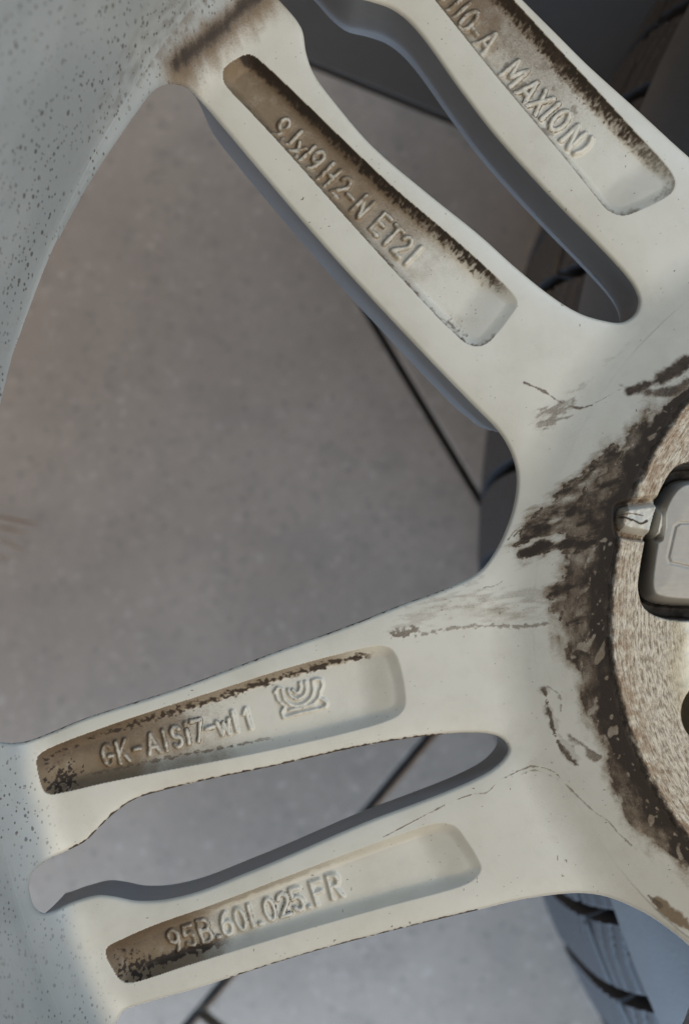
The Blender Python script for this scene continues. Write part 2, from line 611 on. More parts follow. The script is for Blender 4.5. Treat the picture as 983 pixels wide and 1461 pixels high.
    fp = np.zeros((ny + 1, nx + 1), bool)
    fp[1:ny, 1:nx] = f
    kp = np.zeros((ny + 1, nx + 1), int)
    kk = np.zeros((ny - 1, nx - 1), int)
    kk[fj, fi] = key
    kp[1:ny, 1:nx] = kk
    walls = {}
    # horizontal edges (j, i)-(j, i+1): face above fp[j+1,i+1], below fp[j,i+1]
    up_, dn_ = fp[1:, 1:-1] if False else fp[1:ny + 1, 1:nx], fp[0:ny, 1:nx]
    kup, kdn = kp[1:ny + 1, 1:nx], kp[0:ny, 1:nx]
    ed = []
    jj, ii = np.nonzero(up_ & ~dn_)
    ed.append((idx[jj, ii], idx[jj, ii + 1], kup[jj, ii]))
    jj, ii = np.nonzero(~up_ & dn_)
    ed.append((idx[jj, ii + 1], idx[jj, ii], kdn[jj, ii]))
    rt_, lf_ = fp[1:ny, 1:nx + 1], fp[1:ny, 0:nx]
    krt, klf = kp[1:ny, 1:nx + 1], kp[1:ny, 0:nx]
    jj, ii = np.nonzero(rt_ & ~lf_)
    ed.append((idx[jj + 1, ii], idx[jj, ii], krt[jj, ii]))
    jj, ii = np.nonzero(~rt_ & lf_)
    ed.append((idx[jj, ii], idx[jj + 1, ii], klf[jj, ii]))
    a = np.concatenate([e[0] for e in ed])
    b = np.concatenate([e[1] for e in ed])
    kq = np.concatenate([e[2] for e in ed])
    outf = out.reshape(-1)
    rf = rs.reshape(-1)
    ok = outf[a] & outf[b] & (rf[a] < R_END - 0.3) & (rf[b] < R_END - 0.3)
    a, b, kq = a[ok], b[ok], kq[ok]
    gxf, gyf = (gx / gl).reshape(-1), (gy / gl).reshape(-1)
    kq = np.where(kq >= 103, 101, kq)
    kq = np.where(kq < 100, kq // 4 * 4 + 3, kq)
    kq = np.where(kq == 102, 109, kq)
    wa = np.degrees(np.arctan2(V[a, 1], V[a, 0])) % 360
    kq = np.where((kq == 100) | (kq == 109), spoke_key(wa) * 4 + 3, kq)
    for k in np.unique(kq):
        s_ = kq == k
        A_, B_ = a[s_], b[s_]
        u, inv = np.unique(np.concatenate([A_, B_]), return_inverse=True)
        n = len(u)
        top = V[u]
        bot = top.copy()
        bot[:, 2] = Z_FRONT
        nn = np.stack([gxf[u], gyf[u], np.zeros(n)], 1)
        # the rim side is undercut, the spokes have nearly straight walls
        rt = np.hypot(top[:, 0], top[:, 1])
        inward = -(nn[:, 0] * top[:, 0] + nn[:, 1] * top[:, 1]) / rt
        ta = np.degrees(np.arctan2(top[:, 1], top[:, 0]))
        off_axis = np.min([np.abs((ta - q + 180) % 360 - 180) for q in slot_axes], axis=0)
        wide = sstep(6.0, 8.5, off_axis)
        und = 16.0 * (wide * sstep(-0.35, 0.75, inward) * sstep(180, 206, rt) + (1 - wide) * sstep(0.25, 0.85, inward) * sstep(200, 206, rt))
        und += 6.0 * wide * sstep(0.2, 0.7, -inward) * sstep(118, 106, rt) + 0.4
        bot[:, :2] -= nn[:, :2] * und[:, None]
        ia, ib = inv[:len(A_)], inv[len(A_):]
        q4 = np.stack([ib, ia, ia + n, ib + n], 1)
        put(int(k), np.concatenate([top, bot]), q4, np.concatenate([nn, nn]), (np.zeros(2 * n), np.zeros(2 * n)))


# ---------------------------------------------------------------- dirt on the paint (attributes of the relief)


def dirt(X, Y, xs, ys, Rr, m, pdep, pin, letter, h):
    g = np.zeros_like(X)      # dark grime
    d = np.zeros_like(X)      # tan brake dust
    n1 = fbm(X, Y, 2.6, 5, 31)
    n2 = fbm(X, Y, 0.9, 3, 37)
    n3 = fbm(X, Y, 7.0, 4, 41)

    def band(pts, width, str_, soft=0.6, noise=0.5, nz=None, dst=None, z=None, closed=False):
        P = catmull([W(p[0], p[1], z) for p in pts], 5, closed=False)
        r = polyline_field(X, Y, xs, ys, P, width * S * 2.2 + 0.5)
        if r is None:
            return
        sl, dist = r
        nn = (n1 if nz is None else nz)[sl]
        v = 1 - dist / (width * S) + (nn - .5) * 2 * noise
        k = str_ * sstep(0.0, soft, v)
        t = g if dst is None else dst
        np.maximum(t[sl], k, out=t[sl])

    def line(pts, width, str_, wob=1.0, z=None, dst=None):
        P = catmull([W(p[0], p[1], z) for p in pts], 6, closed=False)
        r = polyline_field(X, Y, xs, ys, P, width * S + 2.5)
        if r is None:
            return
        sl, dist = r
        wv = width * S * (0.15 + 1.9 * np.clip(n1[sl] - .25, 0, 1))
        off = np.abs(dist + wob * (n2[sl] - .5) * 0.5)
        k = str_ * sstep(wv, wv * 0.3, off) * sstep(0.16, 0.42, n3[sl] + 0.06)
        t = g if dst is None else dst
        np.maximum(t[sl], k, out=t[sl])

    def blob(cx, cy, rx, ry, ang, str_, soft=.6, noise=.6, nz=None, dst=None, z=None):
        x, y = W(cx, cy, z)
        a = math.radians(-ang)
        U = ((X - x) * math.cos(a) + (Y - y) * math.sin(a)) / (rx * S)
        V = (-(X - x) * math.sin(a) + (Y - y) * math.cos(a)) / (ry * S)
        v = 1 - np.sqrt(U * U + V * V) + ((n1 if nz is None else nz) - .5) * 2 * noise
        k = str_ * sstep(0, soft, v)
        t = g if dst is None else dst
        np.maximum(t, k, out=t)

    fuzz1 = .5 * fbm(X, Y, 0.45, 2, 51, 62, 1.5) + .5 * fbm(X, Y, 1.6, 2, 52)     # bristly edge of the dust, upper spokes
    fuzz3 = fbm(X, Y, 0.6, 3, 53, 0, 1.3)
    speck = fbm(X, Y, 0.55, 2, 57)
    inp = pin

    # ---- pocket with the size marking (upper pair, left)
    def along(P0, P1):
        a, b = np.array(W(*P0)), np.array(W(*P1))
        v = (b - a)
        L = np.linalg.norm(v)
        v /= L
        return ((X - a[0]) * v[0] + (Y - a[1]) * v[1]) / L, ((X - a[0]) * -v[1] + (Y - a[1]) * v[0])

    reg = lambda k: sdf_regions[k]
    # pocket 1
    t, off = along((336, 92), (712, 466))
    p1 = reg(0)
    d = np.maximum(d, p1 * (0.95 * sstep(1.02, 0.42, t + 0.35 * (n3 - .5) + .22 * (n1 - .5))) * (0.72 + .5 * (n1 - .3)))
    wl = reg_d(0)
    # dark band hugging the upper right wall
    upside = sstep(0.5, 2.5, off)
    g = np.maximum(g, p1 * upside * sstep(1.0, 0.85, t) * sstep(-.35, .75, 1.05 - (-wl) / 2.6 + ((.35 * fuzz1 + .65 * speck) - .5) * (.35 + 2.1 * t) - .40 * t) * 0.97)
    lowside = sstep(-1.0, -2.6, off)
    g = np.maximum(g, p1 * lowside * sstep(0.02, .12, t) * sstep(-.1, .8, .62 - (-wl) / 2.2 + (fuzz1 - .5) * 1.3) * 0.7)
    g = np.maximum(g, p1 * .60 * sstep(-2.6, 4.6, off + 1.6 * (n1 - .5)) * sstep(1.0, .25, t))
    blob(648, 468, 26, 12, 45, .6, .9, 1.1, fuzz1, z=-PD)
    g *= np.where(p1 > 0, 1, 1)
    # pocket 2
    t2, off2 = along((585, -60), (925, 296))
    p2 = reg(1)
    wl2 = reg_d(1)
    d = np.maximum(d, p2 * (0.85 * sstep(.52, .18, t2 + .3 * (n1 - .5))) * .9)
    d = np.maximum(d, p2 * 0.33 * sstep(.95, .5, t2 + .4 * (n3 - .5)))
    g = np.maximum(g, p2 * sstep(.5, 2.5, off2) * sstep(-.3, .8, 1.0 - (-wl2) / 3.2 + ((.4 * fuzz1 + .6 * speck) - .5) * 1.7 - .35 * sstep(.5, 1, t2)) * (0.88 - .45 * sstep(.75, 1, t2)))
    g = np.maximum(g, p2 * sstep(-.5, -2.5, off2) * sstep(0, .9, .8 - (-wl2) / 2.6 + (fuzz1 - .5) * .9) * .55)
    g = np.maximum(g, p2 * .42 * sstep(-3.5, 5.0, off2 + 2 * (n1 - .5)) * sstep(.95, .35, t2))
    # soot between the letters
    near = p2 * sstep(.32, .42, t2) * sstep(.80, .66, t2)
    g = np.maximum(g, near * sstep(.52, .70, n1 + .12 * sstep(1.2, -1.5, np.abs(off2 - .3) - 2)) * .5 * (letter < .25))
    # pocket 3
    t3, off3 = along((60, 1104), (572, 968))
    p3 = reg(2)
    wl3 = reg_d(2)
    d = np.maximum(d, p3 * .92 * sstep(.60, .16, t3 + .25 * (n3 - .5) + .2 * (n1 - .5)) * (.55 + .8 * n1))
    d = np.maximum(d, p3 * sstep(.4, 2.4, off3) * sstep(0, .6, 1.3 - (-wl3) / 2.2 + (n1 - .5)) * .62 * sstep(1.0, .8, t3))
    g = np.maximum(g, p3 * sstep(.4, 2.0, off3) * sstep(-.05, .75, 0.72 - np.abs(-wl3 - 1.7) / 1.5 + (fuzz3 - .5) * 1.9 - .25 * (1 - sstep(.1, .3, t3))) * .95 * sstep(.97, .9, t3))
    g = np.maximum(g, p3 * sstep(-.4, -2.0, off3) * sstep(.06, .14, t3) * sstep(.78, .5, t3) * sstep(.05, .4, .62 - np.abs(-wl3 - 2.4) / 1.0 + (fuzz3 - .5) * 1.6 - .35 * t3) * .6)
    g = np.maximum(g, p3 * .60 * sstep(-1.5, 3.4, off3 + 1.4 * (n1 - .5)) * sstep(.75, .08, t3))
    # pocket 4
    t4, off4 = along((160, 1378), (676, 1220))
    p4 = reg(3)
    wl4 = reg_d(3)
    d = np.maximum(d, p4 * .95 * sstep(.52, .08, t4 + .22 * (n3 - .5) + .2 * (n1 - .5)) * (.55 + .8 * n1))
    d = np.maximum(d, p4 * sstep(.4, 2.4, off4) * sstep(0, .6, 1.0 - (-wl4) / 2.2 + (n1 - .5)) * .5 * sstep(.95, .4, t4))
    g = np.maximum(g, p4 * sstep(-.2, -2.0, off4) * sstep(.04, .10, t4) * sstep(.36, .22, t4) * sstep(.05, .4, .85 - np.abs(-wl4 - 2.5) / 1.5 + (fuzz3 - .5) * 1.7) * .92)
    g = np.maximum(g, p4 * sstep(.4, 2.0, off4) * sstep(.45, .2, t4) * sstep(0.1, .4, .42 - (-wl4) / 1.6 + (fuzz3 - .5)) * .6)
    g = np.maximum(g, p4 * .60 * sstep(-1.0, 3.4, off4 + 1.4 * (n1 - .5)) * sstep(.55, .04, t4))
    # black crumbs at the outer ends of the lower pockets
    for cx, cy, rx, ry, ang, pp in ((92, 1112, 24, 20, -10, p3), (196, 1380, 32, 20, -20, p4), (76, 1090, 18, 14, 0, p3), (180, 1362, 20, 16, 0, p4)):
        x, y = W(cx, cy, -PD)
        v = 1 - np.sqrt(((X - x) / (rx * S))**2 + ((Y - y) / (ry * S))**2) + (speck - .5) * 3.2 - .12
        g = np.maximum(g, pp * .95 * sstep(0, .5, v) * (1 if cy > 1100 and cx != 180 else .6))
    # soot caught around the letters
    lt = sstep(.04, .3, letter) * (1 - sstep(.38, .6, letter))
    for (cx, cy, rr, s_) in ((283, 1043, 40, .9), (238, 1057, 30, .6), (320, 1034, 26, .7), (352, 1026, 16, .6), (190, 1070, 24, .5),
                             (405, 1291, 34, .95), (300, 1328, 26, .75), (358, 1308, 18, .7), (424, 1284, 16, .6), (420, 985, 10, .6),
                             (430, 205, 40, .5), (480, 262, 40, .5), (550, 330, 60, .6), (770, 150, 90, .75), (665, 30, 40, .5)):
        x, y = W(cx, cy, -PD)
        k = np.exp(-((X - x)**2 + (Y - y)**2) / (rr * S)**2)
        g = np.maximum(g, s_ * sstep(.5, .8, lt * .62 + k * .35 + (speck - .5) * .9) * k * (pin > 0))

    keep = 1 - .5 * sstep(.40, .85, letter) * sstep(.3, .55, n2)
    d *= keep
    g *= np.where(pin > 0, .4 + .6 * keep, 1)
    # ---- hub grime: a ragged ring on the cone under the mounting pad, with lobes and tide marks
    ang = np.degrees(np.arctan2(Y, X)) % 360
    polar_u = np.radians(ang) * 80
    nr = fbm(polar_u, Rr, 2.8, 5, 61, 0, 2.0)
    nf = fbm(polar_u, Rr, 1.0, 3, 67, 0, 2.4)
    # outer limit of the ring by angle (deg, measured like the relief): radius in mm
    kp = [(985, 545), (948, 572), (915, 600), (880, 637), (850, 665), (822, 700), (812, 740), (806, 780), (800, 830), (796, 880), (806, 920),
          (820, 960), (830, 1000), (845, 1040), (862, 1080), (876, 1120), (892, 1155), (930, 1200), (965, 1232), (990, 1250)]
    kq = WW(kp)
    ka = np.degrees(np.arctan2(kq[:, 1], kq[:, 0])) % 360
    kr = np.hypot(kq[:, 0], kq[:, 1])
    lim = np.interp(ang, ka, kr)
    v = (lim - Rr) / 2.6 + (nr - .5) * 2.4 + (n2 - .5) * .6
    ring = (Rr > R_PAD - .3)
    body_g = sstep(-.25, .55, v)
    inner = sstep(80.5, 76.5, Rr + (nr - .5) * 5)
    mott = fbm(X, Y, 4.5, 4, 63)
    shade = .60 + .40 * inner + .6 * (mott - .45) + .5 * (nf - .5)
    rim_line = sstep(.30, .06, np.abs(v - .14)) * .55 * (nf > .40)
    hubg = body_g * np.clip(shade + rim_line, 0, 1)
    # chips where the paint shows through
    chips = sstep(.70, .76, fbm(polar_u, Rr, 1.5, 2, 71, 25, 2.2)) * sstep(84, 80, Rr) * .6
    chips2 = sstep(.78, .84, fbm(polar_u, Rr, .9, 2, 73, 0, 1.6)) * .6
    hubg = hubg * (1 - np.maximum(chips, chips2) * sstep(R_PAD + .5, R_PAD + 1.5, Rr))
    d = np.maximum(d, ring * .55 * sstep(-1.5, .3, v) * (.5 + n1))
    g = np.maximum(g, ring * hubg)
    g *= np.where((Rr < R_PAD - .3), 0, 1)
    # lobes and tide marks beyond the ring
    band([(898, 556), (930, 546), (960, 532), (985, 512)], 13, .8, .9, .95)
    band([(925, 560), (955, 560), (985, 540)], 12, .7, .9, 1.0)
    lob = fbm(X, Y, 1.5, 5, 65, 22, 2.6)
    for pts, st0 in (([(880, 632), (845, 664), (806, 694), (776, 720), (752, 744), (738, 764), (746, 768), (790, 764), (840, 770), (880, 740)], .62),
                     ([(728, 786), (734, 776), (760, 772), (800, 770), (850, 768), (850, 790), (800, 790), (768, 796), (742, 802)], .85),
                     ([(812, 820), (796, 826), (784, 850), (782, 872), (796, 886), (830, 890), (850, 860), (840, 825)], .55)):
        sd = poly_sdf(X, Y, catmull(WW(pts), 3), 5.0)
        vv = -sd / 1.6 + (lob - .5) * 2.6 - .1
        k = sstep(-.15, .6, vv) * np.clip(st0 + 1.3 * (lob - .5) + .4 * (nf - .5), 0, 1)
        k = np.maximum(k, .8 * sstep(.30, .05, np.abs(vv - .15)) * (lob > .36) * (nf > .40))
        d = np.maximum(d, .6 * sstep(-1.6, .5, vv) * (.4 + lob))
        g = np.maximum(g, k * ring)
    streak = fbm(X, Y, .8, 3, 77, 8, 4.0)
    band([(568, 902), (600, 880), (640, 868), (690, 856), (740, 850), (790, 850)], 26, .30, 1.2, 1.1, streak)
    band([(600, 905), (650, 896), (700, 893), (745, 893), (780, 890)], 4, .5, .8, 1.2, fuzz3)
    band([(565, 905), (590, 900)], 7, .6, .6, 1.3, speck)
    band([(580, 868), (640, 850), (690, 822)], 7, .26, .8, 1.2, streak)
    blob(700, 872, 130, 34, 8, .50, 1.4, .6, streak, dst=d)
    # curl left of the ring
    line([(776, 985), (782, 1010), (790, 1045), (806, 1075), (822, 1090)], 7, .7, 2.0)
    line([(782, 980), (798, 992), (800, 1015)], 4, .45, 1.6)
    band([(778, 990), (786, 1020), (800, 1055), (818, 1085)], 9, .30, .6, 1.2)
    band([(812, 1050), (830, 1062), (850, 1080)], 9, .6, .6, 1.0)
    # dried water lines
    line([(548, 1194), (590, 1172), (640, 1146), (676, 1133), (694, 1131), (706, 1120)], 2.0, .62, .5)
    line([(545, 1195), (600, 1167), (650, 1143)], 1.6, .55, .3)
    line([(720, 1110), (745, 1098), (760, 1093), (790, 1101), (800, 1112)], 3.2, .6, 1.0)
    line([(712, 1112), (740, 1106), (765, 1099), (796, 1112)], 2.4, .45, 1.0)
    line([(800, 1112), (826, 1138), (850, 1160), (868, 1172), (880, 1186), (900, 1206)], 2.6, .5, .8)
    line([(640, 775), (700, 770)], 1.2, .2)
    line([(690, 838), (705, 836), (722, 826)], 1.8, .6, .6)
    line([(725, 770), (735, 757), (745, 750), (733, 765)], 2, .6, .6)
    line([(748, 546), (775, 558), (800, 574), (826, 582), (845, 578)], 4.2, .65, .9)
    line([(835, 582), (862, 568), (888, 554), (905, 550)], 2.2, .45, .6)
    hatch = fbm(X, Y, .7, 3, 81, 25, 3.0)
    blob(792, 592, 34, 20, -30, .5, .8, 1.1, hatch)
    blob(826, 552, 22, 10, -35, .32, .9, 1.2, hatch)
    blob(880, 505, 30, 8, -35, .22, .9, 1.2, hatch)
    blob(785, 590, 40, 30, 0, .30, 1.0, .6, n1, dst=d)
    blob(765, 1090, 40, 22, 0, .22, 1.0, .6, n1, dst=d)
    # brown run by the rim, lower right
    band([(935, 1285), (955, 1303), (985, 1325)], 11, .85, .7, .8, n1, dst=d)
    band([(925, 1278), (940, 1292)], 5, .6, .5, 1.0)
    line([(860, 1172), (900, 1228), (940, 1285)], 1.3, .2, .3)

    # ---- wet brake dust in the corner between upper spoke and barrel
    stre = fbm(X, Y, 2.2, 4, 85, 112, 3.0)
    band([(252, 92), (300, 52), (345, 12), (400, -40)], 31, .97, 1.2, .26, .5 * fbm(X, Y, 1.0, 3, 88, 100, 4) + .5 * fbm(X, Y, 3.0, 3, 89))
    band([(258, 106), (305, 66), (350, 28), (420, -30)], 54, .95, 1.4, .30, stre, dst=d)
    band([(300, 98), (330, 62), (375, 40)], 20, .5, 1.2, .6, stre, dst=d)
    band([(216, 92), (232, 66), (262, 30), (300, -10)], 11, .42, 1.2, .9, fbm(X, Y, .9, 3, 87, 130, 5))
    band([(196, 118), (216, 90), (240, 60)], 6, .4, 1.0, .9, fbm(X, Y, .9, 3, 87, 130, 5))
    # dirty line along some edges
    ed = np.maximum(-m, 0)
    e1 = sstep(.35, .05, ed) * sstep(.44, .56, n1 + .3 * (n2 - .5))
    lowsel = ((Y < -24) & (Y > -75) & (X < -95)) * 1.0
    bigsel = (reg_big < 2.0) * (Y < 10) * 1.0
    for pts in ([(98, 1213), (122, 1200), (142, 1180), (163, 1160), (191, 1141), (228, 1129), (285, 1115), (400, 1091), (460, 1077), (520, 1064), (578, 1054), (640, 1047)],
                [(20, 1060), (45, 1055), (122, 1024), (244, 985), (400, 927), (500, 891), (581, 859), (640, 838)],
                [(330, 1396), (400, 1373), (468, 1353), (596, 1320), (680, 1300)]):
        band(pts, 2.6, .8, .8, .9, n2)
    # single crumbs anywhere
    cr = fbm(X, Y, .5, 1, 91)
    cl = fbm(X, Y, 12, 2, 93)
    g = np.maximum(g, .75 * sstep(.965, .985, cr + .05 * (cl - .5)))
    d = np.maximum(d, .10 * sstep(.4, .8, n3))
    bl = poly_sdf(X, Y, block, 3.0)
    g *= sstep(-.2, .5, bl)
    line([(884, 738), (900, 742), (912, 748), (920, 744)], 3.0, .9, .8, z=10.5)
    line([(882, 735), (898, 733), (915, 736)], 2.0, .7, .8, z=10.5)
    d = np.maximum(d, .35 * (bl < .6) * n1)
    return np.clip(g, 0, 1), np.clip(d, 0, 1)


# fields that the dirt needs beside the relief (fine window only)
def at_px_box(x0, y0, x1, y1):
    a, b = at(x0, y1), at(x1, y0)
    return a[0], b[0], a[1], b[1]


FX0, FX1, FY0, FY1 = at_px_box(-48, -60, 1031, 1515)
STEP = 0.2
_sub = 3
_nx = int(round((FX1 - FX0) / STEP / _sub)) * _sub + 1
_ny = int(round((FY1 - FY0) / STEP / _sub)) * _sub + 1
_X, _Y = np.meshgrid(FX0 + np.arange(_nx) * STEP, FY0 + np.arange(_ny) * STEP)
_dists = [sdf_grid(_X, _Y, pockets[k], 3, 6.0) for k in range(4)]
sdf_regions = [(q < 0) * 1.0 for q in _dists]
reg_d = lambda k: _dists[k]
reg_big = sdf_grid(_X, _Y, openings[0], 3, 6.0)
sdf_slot = sdf_grid(_X, _Y, openings[1], 3, 6.0)
_a, _b = np.array(W(725, 1062)), np.array(W(45, 1268))
_v = (_b - _a) / np.linalg.norm(_b - _a)
off_slot = ((_X - _a[0]) * -_v[1] + (_Y - _a[1]) * _v[0])
FX1 = FX0 + (_nx - 1) * STEP
FY1 = FY0 + (_ny - 1) * STEP
relief(FX0, FX1, FY0, FY1, STEP, fine=True)
C = 1.2
g0 = lambda v: math.floor(v / C) * C
relief(-222, 222, -222, 222, C, hole=(FX0, FX1 - C * .0, FY0, FY1))

# ---------------------------------------------------------------- materials


def new_mat(name):
    m = bpy.data.materials.new(name)
    m.use_nodes = True
    nt = m.node_tree
    return m, nt, nt.nodes['Principled BSDF']


def N(nt, typ, **kw):
    n = nt.nodes.new(typ)
    for k, v in kw.items():
        setattr(n, k, v)
    return n


def mixc(nt, fac, a, b):
    n = nt.nodes.new('ShaderNodeMix')
    n.data_type = 'RGBA'
    for sock, v in ((0, fac), (6, a), (7, b)):
        if isinstance(v, bpy.types.NodeSocket):
            nt.links.new(v, n.inputs[sock])
        else:
            n.inputs[sock].default_value = v
    return n.outputs[2]


def math_n(nt, op, a, b=None, c=None, clamp=False):
    n = nt.nodes.new('ShaderNodeMath')
    n.operation = op
    n.use_clamp = clamp
    for i, v in enumerate((a, b, c)):
        if v is None:
            continue
        if isinstance(v, bpy.types.NodeSocket):
            nt.links.new(v, n.inputs[i])
        else:
            n.inputs[i].default_value = v
    return n.outputs[0]


def noise(nt, vec, scale, detail=4, rough=.55):
    n = nt.nodes.new('ShaderNodeTexNoise')
    n.inputs['Scale'].default_value = scale
    n.inputs['Detail'].default_value = detail
    n.inputs['Roughness'].default_value = rough
    if vec is not None:
        nt.links.new(vec, n.inputs['Vector'])
    return n.outputs[0]


def ramp(nt, x, a, b):
    n = nt.nodes.new('ShaderNodeMapRange')
    n.interpolation_type = 'SMOOTHSTEP'
    nt.links.new(x, n.inputs[0])
    n.inputs[1].default_value = a
    n.inputs[2].default_value = b
    return n.outputs[0]


def bump(nt, bs, hgt, strength, dist):
    n = nt.nodes.new('ShaderNodeBump')
    n.inputs['Strength'].default_value = strength
    n.inputs['Distance'].default_value = dist
    nt.links.new(hgt, n.inputs['Height'])
    nt.links.new(n.outputs[0], bs.inputs['Normal'])


def paint_material():
    """silver paint: speckled and greyer on the barrel, with dust and grime where the relief carries them"""
    m, nt, bs = new_mat('dirty_silver_paint')
    tc = N(nt, 'ShaderNodeTexCoord').outputs['Object']
    gr = N(nt, 'ShaderNodeAttribute', attribute_name='grime').outputs['Fac']
    du = N(nt, 'ShaderNodeAttribute', attribute_name='dust').outputs['Fac']
    nz = noise(nt, tc, 300, 4)
    nl = noise(nt, tc, 25, 3)
    nf = noise(nt, tc, 2600, 2)
    base = mixc(nt, ramp(nt, nl, .35, .65), (.575, .538, .465, 1), (.605, .572, .505, 1))
    base = mixc(nt, math_n(nt, 'MULTIPLY', ramp(nt, nz, .5, .75), .10), base, (.36, .33, .28, 1))
    film = noise(nt, tc, 70, 5, .6)
    base = mixc(nt, math_n(nt, 'MULTIPLY', ramp(nt, film, .42, .72), .24), base, (.40, .355, .28, 1))
    # barrel
    sp = N(nt, 'ShaderNodeSeparateXYZ')
    nt.links.new(tc, sp.inputs[0])
    x, y = sp.outputs[0], sp.outputs[1]
    r = math_n(nt, 'SQRT', math_n(nt, 'ADD', math_n(nt, 'MULTIPLY', x, x), math_n(nt, 'MULTIPLY', y, y)))
    rr = math_n(nt, 'ADD', r, math_n(nt, 'MULTIPLY', math_n(nt, 'SUBTRACT', nl, .5), .006))
    onb = ramp(nt, rr, .2020, .2075)
    bcol = mixc(nt, ramp(nt, nl, .3, .7), (.29, .305, .305, 1), (.36, .37, .365, 1))
    bcol = mixc(nt, math_n(nt, 'MULTIPLY', ramp(nt, nz, .5, .8), .25), bcol, (.25, .23, .19, 1))
    mp = N(nt, 'ShaderNodeMapping')
    mp.inputs['Rotation'].default_value = (0.3, 0.5, 0.6)
    mp.inputs['Scale'].default_value = (1.0, .62, .36)
    nt.links.new(tc, mp.inputs[0])
    tot = None
    for sc, th, keep in ((700, .21, .70), (450, .14, .84), (1400, .28, .56)):
        dn = noise(nt, mp.outputs[0], sc * 1.6, 2)
        v = N(nt, 'ShaderNodeTexVoronoi')
        v.inputs['Scale'].default_value = sc
        nt.links.new(mp.outputs[0], v.inputs['Vector'])
        dd = math_n(nt, 'ADD', v.outputs['Distance'], math_n(nt, 'MULTIPLY', math_n(nt, 'SUBTRACT', dn, .5), .34))
        on = ramp(nt, dd, th + .06, th - .06)
        sep = N(nt, 'ShaderNodeSeparateColor')
        nt.links.new(v.outputs['Color'], sep.inputs[0])
        s = math_n(nt, 'MULTIPLY', on, math_n(nt, 'GREATER_THAN', sep.outputs[0], keep))
        tot = s if tot is None else math_n(nt, 'MAXIMUM', tot, s)
    cl = ramp(nt, noise(nt, tc, 60, 2), .36, .56)
    tot = math_n(nt, 'MULTIPLY', tot, math_n(nt, 'ADD', .4, math_n(nt, 'MULTIPLY', cl, .6)))
    tot = math_n(nt, 'MULTIPLY', tot, ramp(nt, rr, .200, .208))
    base = mixc(nt, onb, base, bcol)
    base = mixc(nt, math_n(nt, 'MULTIPLY', tot, .78), base, (.05, .041, .035, 1))
    sm = N(nt, 'ShaderNodeAttribute', attribute_name='smear').outputs['Fac']
    sm = math_n(nt, 'MULTIPLY', math_n(nt, 'MULTIPLY', sm, .55), ramp(nt, nz, .35, .75))
    base = mixc(nt, sm, base, (.085, .06, .045, 1))
    # dust and grime
    dcol = mixc(nt, nz, (.155, .105, .062, 1), (.25, .185, .118, 1))
    dm = ramp(nt, math_n(nt, 'ADD', du, math_n(nt, 'MULTIPLY', math_n(nt, 'SUBTRACT', nf, .5), .35)), .02, .85)
    dm = math_n(nt, 'MULTIPLY', dm, math_n(nt, 'GREATER_THAN', du, .02))
    c = mixc(nt, dm, base, dcol)
    ga = math_n(nt, 'ADD', gr, math_n(nt, 'MULTIPLY', math_n(nt, 'SUBTRACT', nf, .5), .3))
    gcol = mixc(nt, ramp(nt, math_n(nt, 'ADD', ga, math_n(nt, 'MULTIPLY', math_n(nt, 'SUBTRACT', nz, .5), .5)), .45, .95), (.135, .094, .062, 1), (.036, .024, .0165, 1))
    gm = math_n(nt, 'MULTIPLY', ramp(nt, ga, .05, .80), math_n(nt, 'GREATER_THAN', gr, .02))
    c = mixc(nt, gm, c, gcol)
    nt.links.new(c, bs.inputs['Base Color'])
    mx = math_n(nt, 'MAXIMUM', gr, du)
    ro = math_n(nt, 'ADD', .37, math_n(nt, 'MULTIPLY', mx, .42))
    nt.links.new(ro, bs.inputs['Roughness'])
    bs.inputs['Specular IOR Level'].default_value = .45
    hh = math_n(nt, 'ADD', math_n(nt, 'MULTIPLY', nf, math_n(nt, 'ADD', .2, math_n(nt, 'MULTIPLY', mx, 1.6))), math_n(nt, 'MULTIPLY', nz, .4))
    bump(nt, bs, math_n(nt, 'ADD', hh, tot), .35, .00018)
    return m


